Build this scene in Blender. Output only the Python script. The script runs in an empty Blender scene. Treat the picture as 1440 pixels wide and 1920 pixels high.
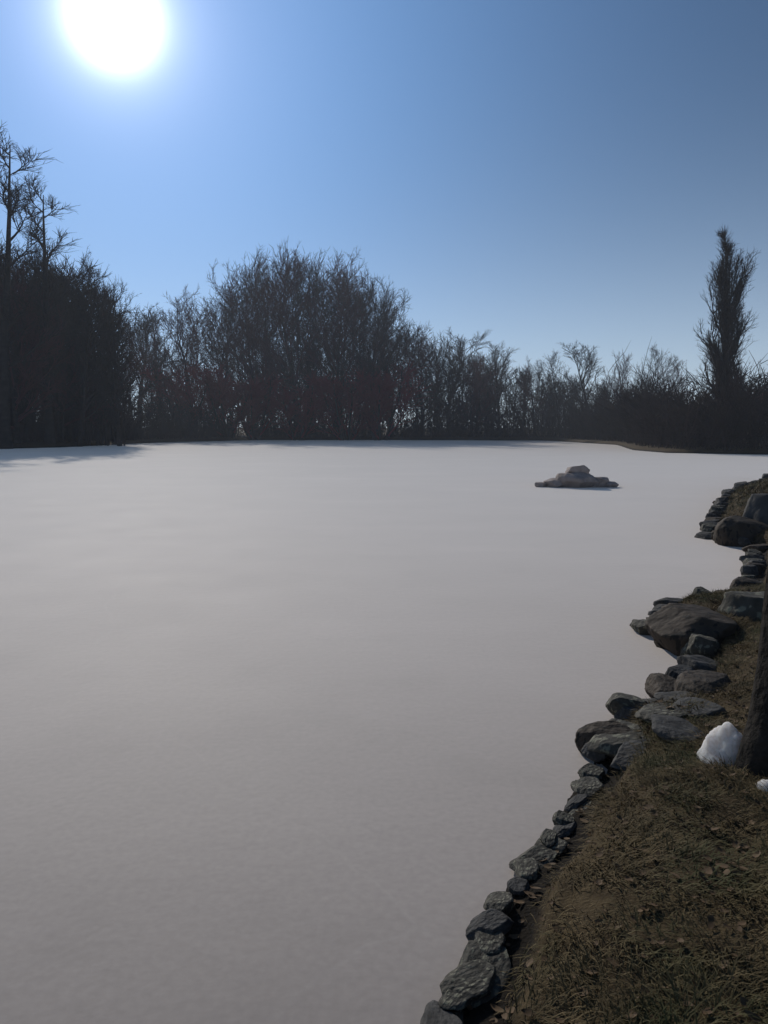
import bpy, math, random
import numpy as np
from mathutils import Vector, noise

# ------------------------------------------------------------------ camera, sky, sun, exposure
S = bpy.context.scene
COL = S.collection
EYE = 2.0
PITCH = math.atan(155/1450.0)
cam_d = bpy.data.cameras.new('camera')
cam_d.sensor_fit = 'VERTICAL'; cam_d.sensor_height = 24.0
cam_d.lens = 24.0*1450/1920
cam_d.clip_start = 0.05; cam_d.clip_end = 5000
cam = bpy.data.objects.new('camera', cam_d); COL.objects.link(cam)
cam.location = (0, 0, EYE); cam.rotation_euler = (math.pi/2-PITCH, 0, 0)
S.camera = cam

SUN_EL = math.radians(25.3); SUN_AZ = math.radians(-18.2)      # azimuth from +Y towards +X
SUN_DIR = Vector((math.sin(SUN_AZ)*math.cos(SUN_EL), math.cos(SUN_AZ)*math.cos(SUN_EL), math.sin(SUN_EL)))
SKY_TINT = (.47, .61, .70)
LOW_SKY = (10.5, 11.5, 14.0)      # pale winter air near the horizon
AUREOLE = [(1800, (60., 60., 60.)), (420, (8.5, 8.8, 9.4)), (70, (2.4, 2.2, 2.8)), (18, (.2, .7, 1.2)), (10, (2.2, 4.2, 8.3))]   # sun's glare, then the bright sky round it
w = bpy.data.worlds.new('World'); S.world = w; w.use_nodes = True
nt = w.node_tree; nt.nodes.clear()
sky = nt.nodes.new('ShaderNodeTexSky'); sky.sky_type = 'NISHITA'; sky.sun_disc = False
sky.sun_elevation = SUN_EL; sky.sun_rotation = SUN_AZ
sky.air_density = 1.0; sky.dust_density = 0.05; sky.ozone_density = 3.0; sky.altitude = 100
bg = nt.nodes.new('ShaderNodeBackground'); bg.inputs['Strength'].default_value = 0.06
# glare around the sun: a steep aureole added to the sky, fixed to the sun's direction
geo = nt.nodes.new('ShaderNodeTexCoord')
dot = nt.nodes.new('ShaderNodeVectorMath'); dot.operation = 'DOT_PRODUCT'
dot.inputs[1].default_value = SUN_DIR
nt.links.new(geo.outputs['Generated'], dot.inputs[0])
mx = nt.nodes.new('ShaderNodeMath'); mx.operation = 'MAXIMUM'; mx.inputs[1].default_value = 0.0
nt.links.new(dot.outputs['Value'], mx.inputs[0])
def vmath(op, a, b):
    n = nt.nodes.new('ShaderNodeVectorMath'); n.operation = op
    for k, v in enumerate((a, b)):
        if isinstance(v, tuple): n.inputs[k].default_value = v
        else: nt.links.new(v, n.inputs[k])
    return n.outputs[0]
total = vmath('MULTIPLY', sky.outputs[0], SKY_TINT)
for power, col in AUREOLE:
    p = nt.nodes.new('ShaderNodeMath'); p.operation = 'POWER'; p.inputs[1].default_value = power
    nt.links.new(mx.outputs[0], p.inputs[0])
    total = vmath('ADD', total, vmath('MULTIPLY', p.outputs[0], col))
sx_ = nt.nodes.new('ShaderNodeSeparateXYZ'); nt.links.new(geo.outputs['Generated'], sx_.inputs[0])
ab = nt.nodes.new('ShaderNodeMath'); ab.operation = 'ABSOLUTE'; nt.links.new(sx_.outputs['Z'], ab.inputs[0])
om = nt.nodes.new('ShaderNodeMath'); om.operation = 'SUBTRACT'; om.inputs[0].default_value = 1.0; nt.links.new(ab.outputs[0], om.inputs[1])
pw = nt.nodes.new('ShaderNodeMath'); pw.operation = 'POWER'; pw.inputs[1].default_value = 8.0; nt.links.new(om.outputs[0], pw.inputs[0])
total = vmath('ADD', total, vmath('MULTIPLY', pw.outputs[0], LOW_SKY))
nt.links.new(total, bg.inputs['Color'])
out = nt.nodes.new('ShaderNodeOutputWorld'); nt.links.new(bg.outputs[0], out.inputs[0])

sd = bpy.data.lights.new('sun', 'SUN'); sd.energy = 2.7; sd.angle = math.radians(0.6); sd.color = (1, .92, .81)
so = bpy.data.objects.new('sun', sd); COL.objects.link(so)
so.rotation_euler = SUN_DIR.to_track_quat('Z', 'Y').to_euler(); so.location = SUN_DIR*200
S.view_settings.view_transform = 'Standard'; S.view_settings.look = 'None'
S.view_settings.exposure = 0.0; S.view_settings.gamma = 1.0
S.render.engine = 'CYCLES'

# ------------------------------------------------------------------ helpers
def mat(name, color, rough=0.8, spec=0.3, var=0.0, scale=5.0, bump=0.0, bscale=30.0, color2=None, detail=4, bdist=0.02):
    m = bpy.data.materials.new(name); m.use_nodes = True
    t = m.node_tree; b = t.nodes['Principled BSDF']
    b.inputs['Roughness'].default_value = rough
    b.inputs['Specular IOR Level'].default_value = spec
    tc = t.nodes.new('ShaderNodeTexCoord')
    c2 = color2 or tuple(min(1, c*(1+var)) for c in color)
    c1 = color if color2 else tuple(c*(1-var) for c in color)
    n = t.nodes.new('ShaderNodeTexNoise'); n.inputs['Scale'].default_value = scale; n.inputs['Detail'].default_value = detail
    t.links.new(tc.outputs['Object'], n.inputs['Vector'])
    r = t.nodes.new('ShaderNodeValToRGB')
    r.color_ramp.elements[0].position = .3; r.color_ramp.elements[0].color = (*c1, 1)
    r.color_ramp.elements[1].position = .7; r.color_ramp.elements[1].color = (*c2, 1)
    t.links.new(n.outputs['Fac'], r.inputs[0]); t.links.new(r.outputs[0], b.inputs['Base Color'])
    if bump:
        n2 = t.nodes.new('ShaderNodeTexNoise'); n2.inputs['Scale'].default_value = bscale; n2.inputs['Detail'].default_value = 6
        t.links.new(tc.outputs['Object'], n2.inputs['Vector'])
        bp = t.nodes.new('ShaderNodeBump'); bp.inputs['Strength'].default_value = bump; bp.inputs['Distance'].default_value = bdist
        t.links.new(n2.outputs['Fac'], bp.inputs['Height']); t.links.new(bp.outputs[0], b.inputs['Normal'])
    return m

def mesh_np(name, V, F, m, smooth=False):
    """V (n,3) array, F (k,q) int array with q corners each"""
    V = np.asarray(V, dtype=np.float32); F = np.asarray(F, dtype=np.int32)
    me = bpy.data.meshes.new(name)
    me.vertices.add(len(V)); me.vertices.foreach_set('co', V.ravel())
    q = F.shape[1]
    me.loops.add(F.size); me.loops.foreach_set('vertex_index', F.ravel())
    me.polygons.add(len(F))
    me.polygons.foreach_set('loop_start', np.arange(0, F.size, q, dtype=np.int32))
    me.polygons.foreach_set('loop_total', np.full(len(F), q, dtype=np.int32))
    me.polygons.foreach_set('use_smooth', np.full(len(F), smooth))
    me.update(calc_edges=True)
    me.materials.append(m)
    return me
def ob(name, me, parent=None, loc=(0, 0, 0)):
    o = bpy.data.objects.new(name, me); COL.objects.link(o); o.location = loc
    if parent: o.parent = parent
    return o
def tag(o, label=None, cat=None, group=None, kind=None):
    if label: o['label'] = label
    if cat: o['category'] = cat
    if group: o['group'] = group
    if kind: o['kind'] = kind
    return o
def copy_tree(root):
    r = root.copy(); COL.objects.link(r)
    for ch in root.children:
        c = ch.copy(); COL.objects.link(c); c.parent = r
    return r
def at(px, Y):
    """x of photo column px at distance Y"""
    return (px-720)/1450.0*Y

# ------------------------------------------------------------------ lake outline and ground
LAKE = [(-1.2,-4), (-.25,.6), (0,1.5), (.2,2.42), (.32,2.73), (.56,3.22), (.85,3.67), (1.2,4.41), (1.62,5.2), (2.3,5.75),
        (2.72,6.6), (2.5,6.95), (2.75,7.8), (3.1,8.5), (4.28,9.1), (5.3,11), (6.1,12.7), (5.95,14.2), (8,18.5), (10.3,23.2), (15.3,30.6),
        (28,37), (40,46), (40,56), (27,63.5), (24,66), (24,75), (30,100), (29,138), (0,146), (-24,144), (-34,118), (-36,86), (-42,74),
        (-60,62), (-85,30), (-70,-30), (-20,-25)]
LP = np.array(LAKE)
def lake_dist(P):
    """signed distance to the lake outline, positive on land"""
    d = np.full(len(P), 1e9); inside = np.zeros(len(P), bool)
    n = len(LP)
    for i in range(n):
        a = LP[i]; b = LP[(i+1) % n]; ab = b-a
        t = np.clip(((P-a)@ab)/(ab@ab), 0, 1)
        d = np.minimum(d, np.hypot(*(P-(a+t[:, None]*ab)).T))
        c = (a[1] > P[:, 1]) != (b[1] > P[:, 1])
        with np.errstate(divide='ignore', invalid='ignore'):
            xi = (b[0]-a[0])*(P[:, 1]-a[1])/(b[1]-a[1])+a[0]
        inside ^= c & (P[:, 0] < xi)
    return np.where(inside, -d, d)
def fbm(x, y, s, o=3):
    return noise.fractal(Vector((x*s, y*s, 3.7)), 1.0, 2.0, o)
def ground_z(P):
    P = np.asarray(P, dtype=float)
    d = lake_dist(P)
    r = np.hypot(P[:, 0], P[:, 1])
    nz = np.array([fbm(x, y, 2.2) for x, y in P])
    n2 = np.array([fbm(x, y, .05) for x, y in P])
    dd = d+nz*.10*np.minimum(1, .3+r*.02)
    z = np.interp(dd, [-1.5, -.3, 0, .10, .19, .27, .5, 1.6, 6, 40, 150], [-.7, -.25, 0, .03, .05, .17, .25, .40, .55, 1.2, 2.5])
    return z+np.where(d > .05, nz*.03+n2*.25*np.clip(d/12, 0, 1), 0)

ang = np.radians(np.concatenate([np.linspace(-180, -36, 60, endpoint=False), np.linspace(-36, 36, 340, endpoint=False), np.linspace(36, 180, 60, endpoint=False)]))
rad = np.concatenate([[.02, .4, .8], np.geomspace(1.1, 200, 260), np.geomspace(225, 620, 10)])
A, R = np.meshgrid(ang, rad)
P = np.stack([(R*np.sin(A)).ravel(), (R*np.cos(A)).ravel()], 1)
Z = ground_z(P)
na = len(ang); nr = len(rad)
idx = np.arange(na*nr).reshape(nr, na)
a = idx[:-1]; b = idx[1:]
F = np.stack([a.ravel(), b.ravel(), np.roll(b, -1, 1).ravel(), np.roll(a, -1, 1).ravel()], 1)
M_ground = mat('ground_soil', (.045, .032, .017), rough=.95, spec=.1, color2=(.10, .074, .04), scale=9, bump=.6, bscale=60)
_t = M_ground.node_tree; _b = _t.nodes['Principled BSDF']      # low soil darkened: painted shade of the gap behind the stones, plus wet mud
_ramp = _b.inputs['Base Color'].links[0].from_socket
_tc = _t.nodes.new('ShaderNodeTexCoord'); _s = _t.nodes.new('ShaderNodeSeparateXYZ'); _t.links.new(_tc.outputs['Object'], _s.inputs[0])
_m = _t.nodes.new('ShaderNodeMapRange'); _m.inputs[1].default_value = .06; _m.inputs[2].default_value = .15; _m.inputs[3].default_value = 1; _m.inputs[4].default_value = 0
_t.links.new(_s.outputs['Z'], _m.inputs[0])
_x = _t.nodes.new('ShaderNodeMix'); _x.data_type = 'RGBA'; _t.links.new(_m.outputs[0], _x.inputs['Factor']); _t.links.new(_ramp, _x.inputs[6]); _x.inputs[7].default_value = (.016, .013, .010, 1)
_t.links.new(_x.outputs[2], _b.inputs['Base Color'])
g = ob('ground', mesh_np('ground', np.column_stack([P, Z]), F[:, ::-1], M_ground, True)); tag(g, kind='structure')

# ice sheet
def ice_mat():
    m = bpy.data.materials.new('ice'); m.use_nodes = True
    t = m.node_tree; b = t.nodes['Principled BSDF']
    tc = t.nodes.new('ShaderNodeTexCoord')
    def nz(scale, det, sx=1, sy=1):
        mp = t.nodes.new('ShaderNodeMapping'); mp.inputs['Scale'].default_value = (sx, sy, 1)
        t.links.new(tc.outputs['Object'], mp.inputs[0])
        n = t.nodes.new('ShaderNodeTexNoise'); n.inputs['Scale'].default_value = scale; n.inputs['Detail'].default_value = det
        t.links.new(mp.outputs[0], n.inputs['Vector']); return n.outputs['Fac']
    r = t.nodes.new('ShaderNodeValToRGB')
    e = r.color_ramp.elements
    e[0].position = .3; e[0].color = (.220, .192, .180, 1); e[1].position = .72; e[1].color = (.308, .270, .256, 1)
    t.links.new(nz(.22, 10), r.inputs[0])
    def mth(op, a, c):
        q = t.nodes.new('ShaderNodeMath'); q.operation = op
        for k, v in enumerate((a, c)):
            if isinstance(v, (int, float)): q.inputs[k].default_value = v
            else: t.links.new(v, q.inputs[k])
        return q.outputs[0]
    # hairline cracks: edges of large warped cells, broken up by noise
    wn = t.nodes.new('ShaderNodeTexNoise'); wn.inputs['Scale'].default_value = .7; wn.inputs['Detail'].default_value = 6
    t.links.new(tc.outputs['Object'], wn.inputs['Vector'])
    wm = t.nodes.new('ShaderNodeVectorMath'); wm.operation = 'MULTIPLY_ADD'; wm.inputs[1].default_value = (.8, .8, 0)
    t.links.new(wn.outputs['Color'], wm.inputs[0]); t.links.new(tc.outputs['Object'], wm.inputs[2])
    vo = t.nodes.new('ShaderNodeTexVoronoi'); vo.feature = 'DISTANCE_TO_EDGE'; vo.inputs['Scale'].default_value = .23
    t.links.new(wm.outputs[0], vo.inputs['Vector'])
    cr = t.nodes.new('ShaderNodeMapRange'); cr.inputs[1].default_value = .0; cr.inputs[2].default_value = .004; cr.inputs[3].default_value = 1; cr.inputs[4].default_value = 0
    t.links.new(vo.outputs['Distance'], cr.inputs[0])
    gate = t.nodes.new('ShaderNodeMapRange'); gate.inputs[1].default_value = .38; gate.inputs[2].default_value = .55
    t.links.new(nz(.3, 3), gate.inputs[0])
    cf = mth('MULTIPLY', mth('MULTIPLY', cr.outputs[0], gate.outputs[0]), .07)
    # fine grain of frozen snow dust, and small dull thaw spots
    grain = t.nodes.new('ShaderNodeMapRange'); grain.inputs[1].default_value = .3; grain.inputs[2].default_value = .7; grain.inputs[3].default_value = .9; grain.inputs[4].default_value = 1.1
    t.links.new(nz(26, 6), grain.inputs[0])
    spots = t.nodes.new('ShaderNodeMapRange'); spots.inputs[1].default_value = .54; spots.inputs[2].default_value = .68; spots.inputs[3].default_value = 1.0; spots.inputs[4].default_value = .90
    t.links.new(nz(1.3, 7), spots.inputs[0])
    strk = t.nodes.new('ShaderNodeMapRange'); strk.inputs[1].default_value = .5; strk.inputs[2].default_value = .72; strk.inputs[3].default_value = .97; strk.inputs[4].default_value = 1.17   # wind-blown snow dust
    t.links.new(nz(.45, 8, .3, 1.1), strk.inputs[0])
    mul = t.nodes.new('ShaderNodeVectorMath'); mul.operation = 'SCALE'
    t.links.new(r.outputs[0], mul.inputs[0]); t.links.new(mth('MULTIPLY', mth('MULTIPLY', grain.outputs[0], spots.outputs[0]), strk.outputs[0]), mul.inputs['Scale'])
    mx_ = t.nodes.new('ShaderNodeMix'); mx_.data_type = 'RGBA'
    t.links.new(cf, mx_.inputs['Factor']); t.links.new(mul.outputs[0], mx_.inputs[6]); mx_.inputs[7].default_value = (.6, .58, .56, 1)
    t.links.new(mx_.outputs[2], b.inputs['Base Color'])
    b.inputs['Sheen Tint'].default_value = (1, .94, .89, 1)
    rr = t.nodes.new('ShaderNodeMapRange'); rr.inputs[3].default_value = .72; rr.inputs[4].default_value = .82
    t.links.new(nz(.8, 5), rr.inputs[0]); t.links.new(rr.outputs[0], b.inputs['Roughness'])
    b.inputs['Specular IOR Level'].default_value = .5
    b.inputs['Sheen Weight'].default_value = 1.0; b.inputs['Sheen Roughness'].default_value = .5
    bp = t.nodes.new('ShaderNodeBump'); bp.inputs['Strength'].default_value = .25; bp.inputs['Distance'].default_value = .01
    t.links.new(nz(9, 7), bp.inputs['Height']); t.links.new(bp.outputs[0], b.inputs['Normal'])
    return m
ice = ob('ice', mesh_np('ice', [(-90,-40,0),(60,-40,0),(60,156,0),(-90,156,0)], [(0,1,2,3)], ice_mat())); tag(ice, kind='structure')

# ------------------------------------------------------------------ bare trees
class Tubes:
    def __init__(s): s.V = []; s.F = []; s.n = 0
    def add(s, pts, rad, sides):
        k = len(pts); base = s.n
        for i in range(k):
            d = (pts[min(i+1, k-1)]-pts[max(i-1, 0)]).normalized()
            u = d.orthogonal().normalized(); v = d.cross(u)
            for j in range(sides):
                a = 2*math.pi*j/sides
                s.V.append(pts[i]+(u*math.cos(a)+v*math.sin(a))*rad[i])
        for i in range(k-1):
            for j in range(sides):
                j2 = (j+1) % sides
                s.F.append((base+i*sides+j, base+i*sides+j2, base+(i+1)*sides+j2, base+(i+1)*sides+j))
        s.n += k*sides
    def mesh(s, name, m): return mesh_np(name, s.V, s.F, m, True)

def rdir(rng):
    while True:
        v = Vector((rng.uniform(-1, 1), rng.uniform(-1, 1), rng.uniform(-1, 1)))
        if .1 < v.length < 1: return v.normalized()
def path(rng, p, d, L, n, wob, up):
    pts = [p.copy()]; d = d.normalized()
    for i in range(n):
        d = (d+rdir(rng)*wob+Vector((0, 0, up))).normalized()
        p = p+d*(L/n); pts.append(p.copy())
    return pts
def sample(pts, t):
    f = t*(len(pts)-1); i = min(int(f), len(pts)-2)
    return pts[i].lerp(pts[i+1], f-i), (pts[i+1]-pts[i]).normalized()
def side_dir(rng, d, angle):
    u = d.orthogonal().normalized(); v = d.cross(u); a = rng.uniform(0, 2*math.pi)
    return d*math.cos(angle)+(u*math.cos(a)+v*math.sin(a))*math.sin(angle)

def bare_tree(seed, H, spread, r0, limbs=13, ang=(.5, 1.0), up=.10, clear=.22, sub=8, tw=7, fine=3, twr=.022, forks=1, taper=.75, shape='spire', wob=.06):
    """one bare tree of height H: (trunk tubes, crown tubes)"""
    rng = random.Random(seed)
    T = Tubes(); C = Tubes()
    trunks = []
    for k in range(forks):
        d0 = Vector((rng.uniform(-.05, .05)*wob/.06, rng.uniform(-.05, .05)*wob/.06, 1)) if forks == 1 else Vector((math.cos(k*2.4)*.3, math.sin(k*2.4)*.3, 1))
        st = Vector((0, 0, -.4)) + (Vector((math.cos(k*2.4), math.sin(k*2.4), 0))*r0*.8 if forks > 1 else Vector())
        h = H*(1 if k == 0 else rng.uniform(.75, .95))*(.74 if shape == 'dome' else 1)
        tp = path(rng, st, d0, h+.4, 14, .08 if shape == 'dome' else wob, .05)
        rr = r0*(1 if forks == 1 else .7)
        T.add(tp, [rr*(1.35 if i == 0 else 1)*(1-i/14.3)**.9+.015 for i in range(15)], 8)
        trunks.append((tp, h))
    nl = limbs//forks
    for tp, h in trunks:
        for i in range(nl):
            u = ((i+rng.random())/nl)**(1.25 if shape == 'column' else 1)
            if shape == 'column' and u > .72 and rng.random() < .62: continue
            t = min(.995, clear+(1-clear)*u)
            p, d = sample(tp, t)
            a = rng.uniform(*ang)
            if shape == 'dome':
                L = H*spread*(1-.45*abs(u-.35)**1.3)*rng.uniform(.75, 1.12); a = a*(1.15-.75*u)
            elif shape == 'column':
                L = H*spread*min(1, (1.05-u)*2.2)*rng.uniform(.7, 1.1)
            else:
                L = h*spread*(1.05-taper*u)*rng.uniform(.7, 1.15)
            l1 = path(rng, p, side_dir(rng, d, a), L, 8, .15, up)
            r1 = r0*.42*(1-t*.8)+.025
            C.add(l1, [r1*(1-j/8.4) for j in range(9)], 5)
            for j in range(sub):
                t2 = .18+.82*(j+rng.random())/sub
                p2, d2 = sample(l1, min(t2, .999))
                l2 = path(rng, p2, side_dir(rng, d2, rng.uniform(.35, .85)), L*rng.uniform(.28, .5)*(1.15-.5*t2), 5, .16, up*.8)
                C.add(l2, [max(.7*twr, .36*r1*(1-j2/5.3)+.006) for j2 in range(6)], 4)
                L2 = sum((l2[q+1]-l2[q]).length for q in range(5))
                for q in range(tw):
                    t3 = .12+.88*(q+rng.random())/tw
                    p3, d3 = sample(l2, min(t3, .999))
                    L3 = rng.uniform(.55, 1.15)*max(.8, L2*.5)
                    l3 = path(rng, p3, side_dir(rng, d3, rng.uniform(.3, .8)), L3, 3, .14, up*.6)
                    C.add(l3, [twr, twr*.8, twr*.6, twr*.3], 3)
                    for f in range(fine):
                        p4, d4 = sample(l3, rng.uniform(.2, .98))
                        l4 = path(rng, p4, side_dir(rng, d4, rng.uniform(.3, .75)), L3*rng.uniform(.35, .65), 2, .12, up*.5)
                        C.add(l4, [twr*.65, twr*.5, twr*.2], 3)
    k = H/max(v.z for v in C.V)
    for X in (T, C): X.V = [v*k for v in X.V]
    return T, C

M_bark = mat('bark_grey', (.035, .032, .03), rough=.95, spec=.1, var=.35, scale=3, bump=.5, bscale=8, bdist=.05)
M_twig = mat('twig_grey_brown', (.05, .043, .04), rough=.9, spec=.1, var=.25, scale=1)
M_twigred = mat('twig_red_brown', (.10, .045, .048), rough=.9, spec=.1, var=.3, scale=.6)
M_red = mat('twig_red', (.24, .035, .045), rough=.85, spec=.1, var=.3, scale=.8)

def proto(name, T, C, mt, mc):
    r = bpy.data.objects.new(name, None); COL.objects.link(r); r.empty_display_size = .5
    ob('trunk', T.mesh('trunk', mt), r); ob('crown', C.mesh('crown', mc), r)
    return r
kinds = {}
kinds['oakA'] = lambda: proto('bare_tree', *bare_tree(11, 20, .40, .42, limbs=20, ang=(.6, 1.1), clear=.12, tw=8, fine=4, twr=.022, up=.07, shape='dome'), M_bark, M_twigred)
kinds['oakB'] = lambda: proto('bare_tree', *bare_tree(12, 20, .44, .45, limbs=20, ang=(.7, 1.2), clear=.14, tw=8, fine=4, twr=.022, up=.06, shape='dome'), M_bark, M_twigred)
kinds['slimA'] = lambda: proto('bare_tree', *bare_tree(13, 20, .30, .30, limbs=18, ang=(.55, .9), up=.09, clear=.15, fine=4, twr=.02, shape='dome'), M_bark, M_twig)
kinds['slimB'] = lambda: proto('bare_tree', *bare_tree(14, 20, .34, .28, limbs=17, ang=(.5, 1.0), up=.08, clear=.2, fine=4, twr=.02, shape='dome'), M_bark, M_twig)
kinds['multi'] = lambda: proto('bare_tree', *bare_tree(15, 12, .36, .22, limbs=21, ang=(.5, 1.0), clear=.08, forks=3, up=.07, shape='dome'), M_bark, M_twigred)
kinds['wispy'] = lambda: proto('bare_tree', *bare_tree(16, 20, .20, .26, limbs=19, ang=(.6, 1.0), up=.07, sub=7, tw=6, fine=3, twr=.018, wob=.025), M_bark, M_twig)
kinds['column'] = lambda: proto('columnar_tree', *bare_tree(17, 20, .22, .5, limbs=90, ang=(.35, .65), up=.17, clear=.02, sub=9, tw=7, fine=4, twr=.017, shape='column'), M_bark, M_twig)
kinds['redshrub'] = lambda: proto('red_shrub', *bare_tree(18, 5, .55, .09, limbs=20, ang=(.3, .9), clear=.03, forks=5, sub=7, tw=6, fine=2, twr=.018), M_bark, M_red)

made = {}
def plant(kind, px, Y, top, label, group, wid=1.0, rz=0.0, basepy=None, cat='tree'):
    """tree of a kind at photo column px, distance Y, whose top reaches photo row top"""
    base_h = {'multi': 12, 'redshrub': 5}.get(kind, 20)
    x = at(px, Y)
    zb = float(ground_z([(x, Y)])[0])
    el = math.atan((960-top)/1450.0)-PITCH
    H = EYE+math.tan(el)*Y-zb
    if kind in made: o = copy_tree(made[kind])
    else: o = made[kind] = kinds[kind]()
    s = H/base_h
    o.location = (x, Y, zb); o.rotation_euler = (0, 0, rz); o.scale = (s*wid, s*wid, s)
    tag(o, label, cat, group)
    return o

G = 'trees along the far bank'
TREES = [
 ('wispy', 12, 80, 208, 'tallest wispy bare tree cut by the left edge', 1.5),
 ('wispy', 97, 88, 312, 'thin bare tree with the highest top right of the one at the left edge', 1.5),
 ('slimB', 50, 90, 440, 'bare tree in the gap between the two tall wispy ones at left', 1.1),
 ('oakA', 34, 86, 470, 'dark broad bare tree under the tree at the left edge', 1.0),
 ('slimB', 150, 90, 462, 'bare tree just right of the second tall wispy one', 1.0),
 ('oakB', 118, 94, 488, 'dark broad bare tree in the middle of the left group', .9),
 ('oakA', 190, 98, 520, 'short dark bare tree at the right end of the left group', .95),
 ('slimA', 262, 140, 565, 'low slim tree in the dip right of the left group', 1.4),
 ('oakB', 310, 152, 585, 'low wide bare tree at the bottom of the dip in the skyline', .9),
 ('oakA', 365, 149, 530, 'broad bare tree left of the tall central clump', 1.0),
 ('slimB', 420, 151, 515, 'bare tree touching the left flank of the central clump', 1.2),
 ('oakB', 475, 150, 468, 'wide bare tree at the left shoulder of the central clump', .95),
 ('oakA', 560, 151, 446, 'tallest reddish bare tree in the middle of the far bank', 1.05),
 ('oakB', 630, 155, 455, 'round reddish bare tree right of the tallest central one', .95),
 ('slimB', 692, 150, 500, 'upright bare tree at the right shoulder of the central clump', 1.0),
 ('oakA', 735, 153, 572, 'bare tree sloping off right of the central clump', 1.0),
 ('oakB', 790, 150, 602, 'low wide bare tree at the foot of the central clump', 1.0),
 ('slimA', 838, 150, 615, 'slim bare tree ending the slope of the central clump', 1.5),
 ('multi', 885, 150, 655, 'small bushy bare tree where the far skyline levels out', 1.2),
 ('slimA', 936, 154, 640, 'small upright bare tree on the low right skyline', 1.2),
 ('oakB', 1000, 156, 665, 'small round bare tree left of the gappy stretch', 1.0),
 ('slimB', 1050, 154, 650, 'thin bare tree with sky showing through at its sides', 1.2),
 ('slimA', 1102, 150, 638, 'thin dark bare tree standing above the gappy stretch', 1.4),
 ('oakA', 1155, 154, 652, 'small broad bare tree near the right of the far bank', .9),
 ('slimB', 1203, 148, 642, 'dark bare tree left of the open gap beside the columnar tree', 1.3),
 ('multi', 1238, 152, 672, 'low bare bushy tree at the left rim of the open sky gap', 1.0),
 ('column', 1357, 70, 405, 'tall narrow columnar tree standing alone at right', .98),
 ('multi', 1425, 78, 712, 'low bare tree behind the tall columnar tree at the right edge', 1.3),
]
rt = random.Random(5)
for kind, px, Y, top, lab, wid in TREES:
    plant(kind, px, Y, top, lab, G, wid, rt.uniform(0, 6.28))
SHRUBS = [(350, 140, 672, 'red twigged shrub furthest left of the red shrubs'), (430, 142, 668, 'red twigged shrub under the left flank of the central clump'),
          (478, 143, 690, 'low red twigged shrub beside the trunk of the left shoulder tree'), (560, 142, 700, 'red twigged shrub in front of the tallest central tree'),
          (650, 143, 690, 'red twigged shrub under the right shoulder of the central clump'), (715, 143, 665, 'red twigged shrub furthest right of the red shrubs')]
for px, Y, top, lab in SHRUBS:
    plant('redshrub', px, Y, top, lab, 'red twigged shrubs on the far bank', 1.6, rt.uniform(0, 6.28), cat='shrub')

# the wood behind the front trees: far-off stems and twigs that read as one mass, lower than the front crowns
SKYLINE = [(-60, 460), (40, 485), (130, 505), (200, 540), (240, 585), (330, 585), (420, 560), (460, 500), (560, 480), (660, 510), (705, 560), (770, 615), (870, 660), (960, 690), (1060, 715), (1190, 715), (1240, 760), (1300, 770), (1360, 725), (1500, 710)]
def far_wood(seed):
    rng = random.Random(seed); C = Tubes()
    sx = [a for a, b in SKYLINE]; sy = [b for a, b in SKYLINE]
    pts = []
    for i in range(640):
        px = rng.uniform(-60, 1500) if i > 40 else rng.uniform(-60, 235); Y = rng.uniform(92, 108) if px < 240 else rng.uniform(157, 182) if px < 1260 else rng.uniform(84, 110)
        pts.append((at(px, Y), Y))
    zs = ground_z(pts)
    for (x, Y), z in zip(pts, zs):
        px = x/Y*1450+720
        top = float(np.interp(px, sx, sy))+abs(rng.gauss(0, 26))
        H = EYE+math.tan(math.atan((960-top)/1450.0)-PITCH)*Y-z
        if H < 1.5 or (250 < px < 460 and rng.random() < .45): continue
        tp = path(rng, Vector((x, Y, z-.3)), Vector((rng.uniform(-.08, .08), 0, 1)), H+.3, 6, .07, .05)
        C.add(tp, [.14*(1-j/6.6) for j in range(7)], 4)
        for k in range(int(8+H*.8)):
            t = .08+.9*rng.random(); p, d = sample(tp, t)
            L = H*.28*(1.15-.8*t)*rng.uniform(.6, 1.2)+.5
            l = path(rng, p, side_dir(rng, d, rng.uniform(.4, 1.1)), L, 4, .2, .1)
            C.add(l, [.06, .05, .045, .03, .012], 3)
            for q in range(7):
                p2, d2 = sample(l, rng.uniform(.15, .98))
                l2 = path(rng, p2, side_dir(rng, d2, rng.uniform(.4, 1)), rng.uniform(.7, 1.8), 2, .25, .08)
                C.add(l2, [.04, .034, .012], 3)
    return C.mesh('far_wood', M_twig)
fw = ob('far_wood', far_wood(8)); tag(fw, kind='stuff')

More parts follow.
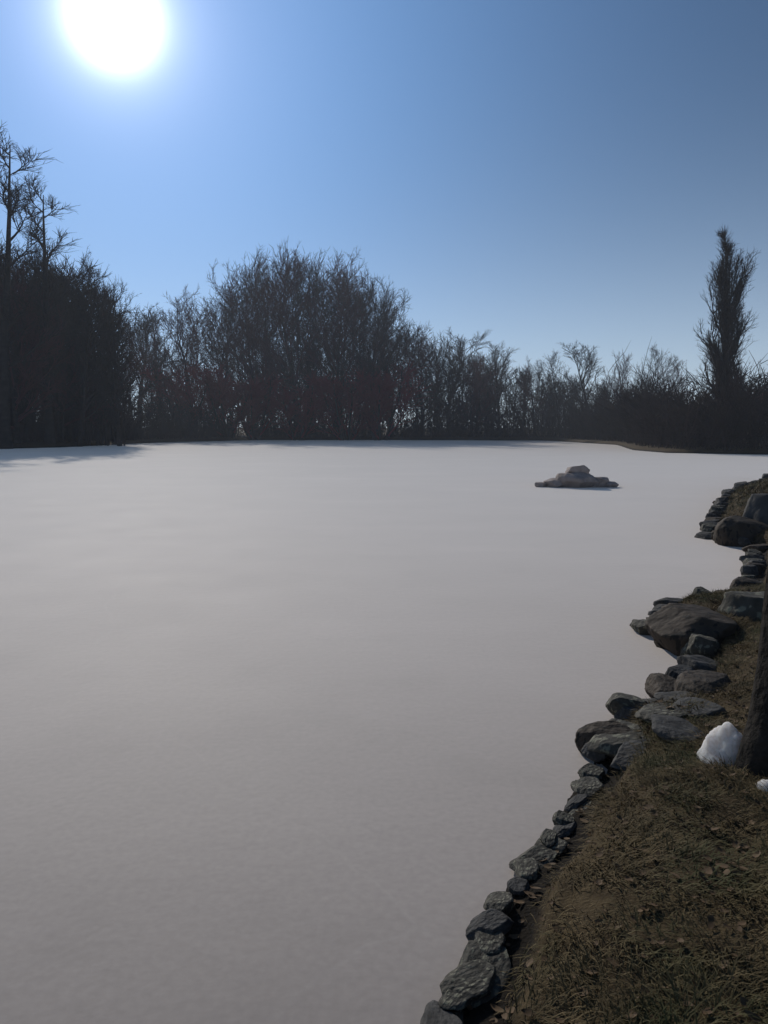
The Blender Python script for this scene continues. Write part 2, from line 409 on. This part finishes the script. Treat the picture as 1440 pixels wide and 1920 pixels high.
# undergrowth: a low tangled belt along the far bank that reads as one dark mass
def thicket(seed):
    rng = random.Random(seed); C = Tubes()
    pts = []
    line = [(-75, 66), (-48, 77), (-40, 90), (-36, 120), (-26, 147), (0, 149), (31, 141), (31, 101), (25, 75.5), (24.4, 66.6), (27.6, 63.8), (41, 56.8)]
    for (x0, y0), (x1, y1) in zip(line, line[1:]):
        L = math.hypot(x1-x0, y1-y0)
        for i in range(int(L*26)):
            t = rng.random(); off = rng.uniform(.15, 8)**1.0
            nx, ny = -(y1-y0)/L, (x1-x0)/L
            pts.append((x0+(x1-x0)*t+nx*off, y0+(y1-y0)*t+ny*off))
    zs = ground_z(pts)
    for (x, y), z in zip(pts, zs):
        h = rng.uniform(2.2, 6.2)*(1.1+.5*fbm(x, y, .12))
        if y < 80 and x > 0: h *= .85
        p = Vector((x, y, z-.1))
        l = path(rng, p, Vector((rng.uniform(-.5, .5), rng.uniform(-.5, .5), 1)), h, 4, .2, .05)
        C.add(l, [.05, .04, .035, .03, .012], 3)
        for q in range(5):
            p2, d2 = sample(l, rng.uniform(.1, .95))
            l2 = path(rng, p2, side_dir(rng, d2, rng.uniform(.5, 1.2)), h*rng.uniform(.25, .5), 3, .25, .05)
            C.add(l2, [.035, .03, .025, .01], 3)
    return C.mesh('undergrowth', mat('undergrowth_twigs', (.04, .03, .03), rough=.95, spec=.05, var=.4, scale=.3))
u = ob('undergrowth', thicket(3)); tag(u, kind='stuff')

# ------------------------------------------------------------------ near bank: stones, grass, trunk, snow
import bmesh
def rock_mesh(seed, m, flat=.6, planes=16, cut=(.62, .9)):
    """angular rock: a sphere sliced by planes, then roughened; bottom at z = 0, about 2 wide"""
    bm = bmesh.new(); bmesh.ops.create_icosphere(bm, subdivisions=5, radius=1)
    rng = random.Random(seed); o = Vector((rng.uniform(-50, 50), rng.uniform(-50, 50), 0))
    pl = [(rdir(rng), rng.uniform(*cut)) for _ in range(planes)]+[(Vector((rng.uniform(-.2, .2), rng.uniform(-.2, .2), 1)).normalized(), .6)]
    for v in bm.verts:
        for n, d in pl:
            e = v.co.dot(n)-d
            if e > 0: v.co -= n*e*.93
        v.co *= 1+.07*noise.fractal(v.co*1.6+o, 1.0, 2.0, 4)+.018*noise.fractal(v.co*8+o, .8, 2.1, 4)
        v.co.z = (v.co.z+.55)*flat
    me = bpy.data.meshes.new('stone'); bm.to_mesh(me); bm.free()
    me.polygons.foreach_set('use_smooth', [True]*len(me.polygons))
    me.materials.append(m); return me
def stone_mat(name, c1, c2):
    m = mat(name, c1, rough=.8, spec=.2, color2=c2, scale=2.5, bump=.5, bscale=4.5, detail=9, bdist=.04)
    return m
def lichen(m, col, th):
    t = m.node_tree; b = t.nodes['Principled BSDF']; src = b.inputs['Base Color'].links[0].from_socket
    tc = t.nodes.new('ShaderNodeTexCoord'); n = t.nodes.new('ShaderNodeTexNoise'); n.inputs['Scale'].default_value = 5; n.inputs['Detail'].default_value = 8
    t.links.new(tc.outputs['Object'], n.inputs['Vector'])
    r = t.nodes.new('ShaderNodeMapRange'); r.inputs[1].default_value = th; r.inputs[2].default_value = th+.06; t.links.new(n.outputs['Fac'], r.inputs[0])
    x = t.nodes.new('ShaderNodeMix'); x.data_type = 'RGBA'; t.links.new(r.outputs[0], x.inputs['Factor']); t.links.new(src, x.inputs[6]); x.inputs[7].default_value = (*col, 1)
    t.links.new(x.outputs[2], b.inputs['Base Color'])
M_stone = stone_mat('wet_stone', (.03, .03, .03), (.085, .085, .083))
M_stone2 = stone_mat('lichen_stone', (.035, .034, .028), (.10, .095, .08)); lichen(M_stone2, (.20, .20, .15), .56)
M_stone3 = stone_mat('brown_stone', (.032, .025, .019), (.085, .066, .05)); lichen(M_stone3, (.016, .015, .013), .55)
stones = [rock_mesh(i, (M_stone, M_stone2, M_stone3)[i % 3], flat=.35+.08*(i % 4)) for i in range(8)]
rs = random.Random(9)
def stone(x, y, s, label, z=None, k=None, rz=None, sx=None, sy=None, sz=1.0, group='stones edging the near bank', name='shore_stone'):
    if z is None: z = max(-.02, float(ground_z([(x, y)])[0])-.05*s)
    o = ob(name, stones[rs.randrange(8) if k is None else k]); o.location = (x, y, z-.12*s)
    o.scale = (s*(sx or rs.uniform(.85, 1.4)), s*(sy or rs.uniform(.75, 1.05)), s*sz)
    o.rotation_euler = (rs.uniform(-.12, .12), rs.uniform(-.12, .12), rs.uniform(0, 6.3) if rz is None else rz)
    return tag(o, label, 'stone', group)
EDGE = 'small flat dark stone laid in the edging row between ice and brown grass'
edge = [(.12, 2.0), (.22, 2.42), (.36, 2.73), (.60, 3.22), (.90, 3.67), (1.22, 4.3)]
for (x0, y0), (x1, y1) in zip(edge, edge[1:]):
    L = math.hypot(x1-x0, y1-y0); n = max(2, round(L/.115)); th = math.atan2(y1-y0, x1-x0)
    for i in range(n):
        t = (i+.5+rs.uniform(-.25, .25))/n
        stone(x0+(x1-x0)*t+rs.uniform(-.01, .04), y0+(y1-y0)*t+rs.uniform(-.02, .02), rs.uniform(.065, .12), EDGE, z=rs.uniform(0, .05), rz=th+rs.uniform(-.5, .5), sx=rs.uniform(.9, 2.0), sy=rs.uniform(.6, 1.1), sz=rs.uniform(.6, 1.3))
BIG = 'large boulders on the near bank'
stone(1.50, 4.58, .25, 'grey boulder at the near end of the boulder row, next to the edging stones', k=1, sx=1.15, sy=.9, sz=1.2, rz=.6, group=BIG, name='boulder', z=.05)
stone(1.97, 4.75, .25, 'grey boulder behind the flat stones, left of the small white clump', k=3, sx=1.2, sy=.9, sz=1.0, rz=.2, group=BIG, name='boulder', z=.12)
stone(2.25, 5.25, .22, 'boulder half hidden behind the one beside the white clump', k=2, sx=1.2, sy=.9, sz=1.2, rz=1.2, group=BIG, name='boulder', z=.15)
stone(2.86, 6.95, .46, 'dark flat boulder jutting furthest left over the ice at mid right', k=5, sx=1.05, sy=.85, sz=1.6, rz=.1, group=BIG, name='boulder', z=.02)
stone(3.62, 7.2, .42, 'dark boulder behind the jutting one, nearer the right edge', k=7, sx=1.1, sy=.9, sz=1.6, rz=2.2, group=BIG, name='boulder', z=.05)
stone(6.35, 13.5, .52, 'low boulder at the tip of the farther jutting ledge', k=2, sx=1.2, sy=.8, sz=1.5, rz=.4, group=BIG, name='boulder', z=0)
stone(7.0, 13.9, .66, 'tall boulder of the farther ledge near the right edge', k=3, sx=1.0, sy=.9, sz=2.0, rz=1.4, group=BIG, name='boulder', z=0)
stone(7.7, 14.4, .70, 'boulder of the farther ledge cut by the right edge', k=5, sx=1.1, sy=.9, sz=1.9, rz=2.4, group=BIG, name='boulder', z=.05)
for x, y, q, k_, a_ in [(1.47, 4.28, .17, 0, .5), (1.72, 4.38, .19, 6, 1.9), (1.78, 4.72, .20, 4, .9), (2.05, 5.0, .19, 0, 2.4)]:
    stone(x, y, q, 'flat grey stone in the rock patch just left of the small white clump', k=k_, sx=1.25, sy=.95, sz=.8, rz=a_, z=float(ground_z([(x, y)])[0])-.02, group='flat stones beside the white clump', name='flat_stone')
line = LAKE[7:21]
for (x0, y0), (x1, y1) in zip(line, line[1:]):
    L = math.hypot(x1-x0, y1-y0); n = max(2, int(L/(.10+.022*y0))); nx, ny = (y1-y0)/L, -(x1-x0)/L
    for i in range(n):
        t = (i+rs.random())/n; off = rs.uniform(-.04, .12)
        stone(x0+(x1-x0)*t+nx*off, y0+(y1-y0)*t+ny*off, rs.uniform(.07, .15)*(1+.05*y0), 'smaller dark stone lying at the ice edge between the large boulders', z=rs.uniform(.0, .05), sz=rs.uniform(1.1, 1.9), group='smaller stones between the boulders')

# low rock islet out on the ice
isl = bpy.data.objects.new('rock_islet', None); COL.objects.link(isl); isl.location = (6.7, 26.9, 0); isl.scale = (1.05, 1, 1.3)
tag(isl, 'low grey brown rock pile alone on the ice right of centre', 'islet')
M_islet = stone_mat('islet_stone', (.27, .225, .205), (.46, .39, .36))
for x, y, q, zz, sd_ in [(0, 0, .62, 0, 31), (.75, .1, .42, 0, 32), (-.72, .05, .36, 0, 33), (.1, .15, .42, .3, 34), (1.15, -.05, .25, 0, 35), (-1.15, .1, .2, 0, 36)]:
    o = ob('rock', rock_mesh(sd_, M_islet, flat=.62), isl, (x, y, zz-.08*q)); o.scale = (q*1.15, q, q*.95); o.rotation_euler = (0, 0, sd_*1.3)

# white clumps of old snow on the bank
def snow_mesh(seed):
    bm = bmesh.new(); bmesh.ops.create_icosphere(bm, subdivisions=5, radius=1)
    o = Vector((seed*7.1, 3, 0))
    for v in bm.verts:
        v.co *= 1+.25*noise.fractal(v.co*1.0+o, 1.0, 2.0, 2)+.10*noise.fractal(v.co*2.6+o, 1.0, 2.0, 3); k_ = 1+.9*max(0, -v.co.z+.05); v.co.x *= k_; v.co.y *= k_
        v.co += v.normal*.025*noise.fractal(v.co*5+o, .9, 2.0, 4)
        v.co.z = max(v.co.z, -.35)
    me = bpy.data.meshes.new('snow'); bm.to_mesh(me); bm.free()
    me.polygons.foreach_set('use_smooth', [True]*len(me.polygons))
    me.materials.append(M_snow); return me
M_snow = mat('old_snow', (.92, .91, .90), rough=.9, spec=.2, color2=(.74, .71, .66), scale=7, bump=.8, bscale=40, detail=9, bdist=.03)
M_snow.node_tree.nodes['Principled BSDF'].inputs['Subsurface Weight'].default_value = .9
M_snow.node_tree.nodes['Principled BSDF'].inputs['Subsurface Radius'].default_value = (1.0, .9, .85)
M_snow.node_tree.nodes['Principled BSDF'].inputs['Subsurface Scale'].default_value = .16
def snow(x, y, sx, sz, seed, label):
    o = ob('snow_clump', snow_mesh(seed)); o.location = (x, y, float(ground_z([(x, y)])[0])+sz*.25); o.scale = (sx, sx*.8, sz); o.rotation_euler = (0, 0, seed)
    tag(o, label, 'snow')
snow(1.80, 3.90, .115, .14, 2, 'small bright white clump sitting on the brown bank beside the boulders')
snow(1.80, 3.47, .045, .03, 5, 'tiny flat pale scrap on the brown grass at the right edge')

# leaning trunk at the right edge
def edge_trunk():
    rng = random.Random(4); T = Tubes(); n = 40; sides = 40
    base = Vector((2.12, 3.75, .3)); V = []; F = []
    for i in range(n):
        t = i/(n-1); z = -.2+t*5.5
        cx = base.x+.05*z*z; cy = base.y+.03*z
        r = .24+.10*math.exp(-max(z, 0)*4.5)
        for j in range(sides):
            a = 2*math.pi*j/sides
            rr = r*(1+.16*math.exp(-max(z, 0)*3)*math.sin(a*4+.7)+.06*noise.fractal(Vector((math.cos(a)*2.2, math.sin(a)*2.2, z*.9)), 1, 2, 3)+.035*noise.fractal(Vector((math.cos(a)*7, math.sin(a)*7, z*1.6)), 1, 2, 4))
            V.append((cx+rr*math.cos(a), cy+rr*math.sin(a), base.z+z))
    for i in range(n-1):
        for j in range(sides):
            F.append((i*sides+j, i*sides+(j+1) % sides, (i+1)*sides+(j+1) % sides, (i+1)*sides+j))
    return mesh_np('tree_trunk', V, F, mat('rough_bark', (.012, .011, .01), rough=.95, spec=.1, color2=(.034, .03, .026), scale=9, bump=1.0, bscale=16, bdist=.04), True)
tr = ob('tree_trunk', edge_trunk()); tag(tr, 'dark rough tree trunk cut by the right edge beside the white clump', 'tree trunk')

def grass(n=380000):
    rng = np.random.default_rng(4)
    P = np.column_stack([rng.uniform(-.2, 5.5, n), rng.uniform(1.4, 9, n)])
    n2 = 160000; P = np.concatenate([P, np.column_stack([rng.uniform(3, 17, n2), rng.uniform(9, 30, n2)])])
    P = P[(P[:, 0] < P[:, 1]*.58+.3)]
    P = P[lake_dist(P) > .19]
    cl = np.array([fbm(x, y, 3.5, 3) for x, y in P])
    P = P[rng.uniform(-1.1, .25, len(P)) < cl]
    cl = np.array([fbm(x, y, 3.5, 3) for x, y in P]); dr = np.array([fbm(x+40, y, 1.6, 2) for x, y in P])
    Z = ground_z(P); n = len(P)
    th = dr*7+rng.normal(0, .9, n); lean = rng.uniform(.7, 1.5, n); L = rng.uniform(.03, .10, n)*(1+.6*cl); W = rng.uniform(.001, .0028, n)
    fs = np.clip(P[:, 1]/9, 1, 2.2); L = L*fs; W = W*fs*fs
    d = np.column_stack([np.cos(th)*np.sin(lean), np.sin(th)*np.sin(lean), np.cos(lean)])
    s = np.column_stack([-np.sin(th), np.cos(th), 0*th])*W[:, None]
    b = np.column_stack([P, Z-.004])
    mid = b+d*(L*.55)[:, None]; tip = b+d*L[:, None]; tip[:, 2] -= L*.18
    V = np.stack([b-s, b+s, mid+s*.8, mid-s*.8, tip+s*.2, tip-s*.2], 1).reshape(-1, 3)
    i = np.arange(n)*6
    F = np.concatenate([np.stack([i, i+1, i+2, i+3], 1), np.stack([i+3, i+2, i+4, i+5], 1)])
    return mesh_np('dead_grass', V, F, mat('dead_grass', (.085, .064, .027), rough=.8, spec=.2, color2=(.19, .14, .066), scale=5))
gmesh = grass(); _t = gmesh.materials[0].node_tree; _b = _t.nodes['Principled BSDF']; _src = _b.inputs['Base Color'].links[0].from_socket
_tc = _t.nodes.new('ShaderNodeTexCoord'); _n = _t.nodes.new('ShaderNodeTexNoise'); _n.inputs['Scale'].default_value = 1.7; _n.inputs['Detail'].default_value = 4
_t.links.new(_tc.outputs['Object'], _n.inputs['Vector'])
_m = _t.nodes.new('ShaderNodeMapRange'); _m.inputs[1].default_value = .5; _m.inputs[2].default_value = .66; _m.inputs[4].default_value = .75; _t.links.new(_n.outputs['Fac'], _m.inputs[0])
_x = _t.nodes.new('ShaderNodeMix'); _x.data_type = 'RGBA'; _t.links.new(_m.outputs[0], _x.inputs['Factor']); _t.links.new(_src, _x.inputs[6]); _x.inputs[7].default_value = (.06, .072, .024, 1)
_t.links.new(_x.outputs[2], _b.inputs['Base Color'])
gr = ob('dead_grass', gmesh); tag(gr, kind='stuff')

def leaves(name, P, Z, seed, m, size=(.012, .028)):
    rng = np.random.default_rng(seed); V = []; F = []
    for (x, y), z in zip(P, Z):
        L = rng.uniform(*size); W = L*rng.uniform(.45, .7); th = rng.uniform(0, 6.28); c, s_ = math.cos(th), math.sin(th)
        tx, ty = rng.normal(0, .22, 2); curl = rng.uniform(.1, .6)*L; k = len(V)
        for u in (-1, -.55, 0, .5, 1):
            ww = W*(1-abs(u)**2.2)+.0015
            for q in (-1, 0, 1):
                lx, ly = u*L, q*ww*rng.uniform(.8, 1.1)
                V.append((x+lx*c-ly*s_, y+lx*s_+ly*c, z+.008+abs(tx)*L*.6+abs(ty)*ww*.6+lx*tx+ly*ty+curl*(u*u*.5+q*q*.35)))
        for i in range(4):
            for q in range(2): F.append((k+i*3+q, k+i*3+q+1, k+i*3+q+4, k+i*3+q+3))
    return mesh_np(name, V, F, m, True)
M_leaf = mat('dead_leaf', (.07, .042, .02), rough=.75, spec=.2, color2=(.17, .11, .06), scale=11)
rl = np.random.default_rng(12)
P = np.column_stack([rl.uniform(0, 5, 5000), rl.uniform(1.8, 9, 5000)]); P = P[(lake_dist(P) > .06) & (P[:, 0] < P[:, 1]*.56+.2)]
lo = ob('fallen_leaves', leaves('fallen_leaves', P, ground_z(P), 1, M_leaf)); tag(lo, kind='stuff')

# ------------------------------------------------------------------ scattering volume added to lift the dark trees like lens veiling glare
hz = bpy.data.materials.new('glare_veil'); hz.use_nodes = True
ht = hz.node_tree; ht.nodes.clear()
hv = ht.nodes.new('ShaderNodeVolumePrincipled'); hv.inputs['Color'].default_value = (.80, .88, 1.0, 1)
hv.inputs['Density'].default_value = .0008; hv.inputs['Anisotropy'].default_value = .1
ho = ht.nodes.new('ShaderNodeOutputMaterial'); ht.links.new(hv.outputs[0], ho.inputs['Volume'])
q = 640
V = [(x, y, z) for z in (-2.0, 50.0) for x, y in ((-q, -q), (q, -q), (q, q), (-q, q))]
F = [(3, 2, 1, 0), (4, 5, 6, 7), (0, 1, 5, 4), (1, 2, 6, 5), (2, 3, 7, 6), (3, 0, 4, 7)]
hb = ob('glare_veil', mesh_np('glare_veil', V, F, hz)); tag(hb, kind='stuff')
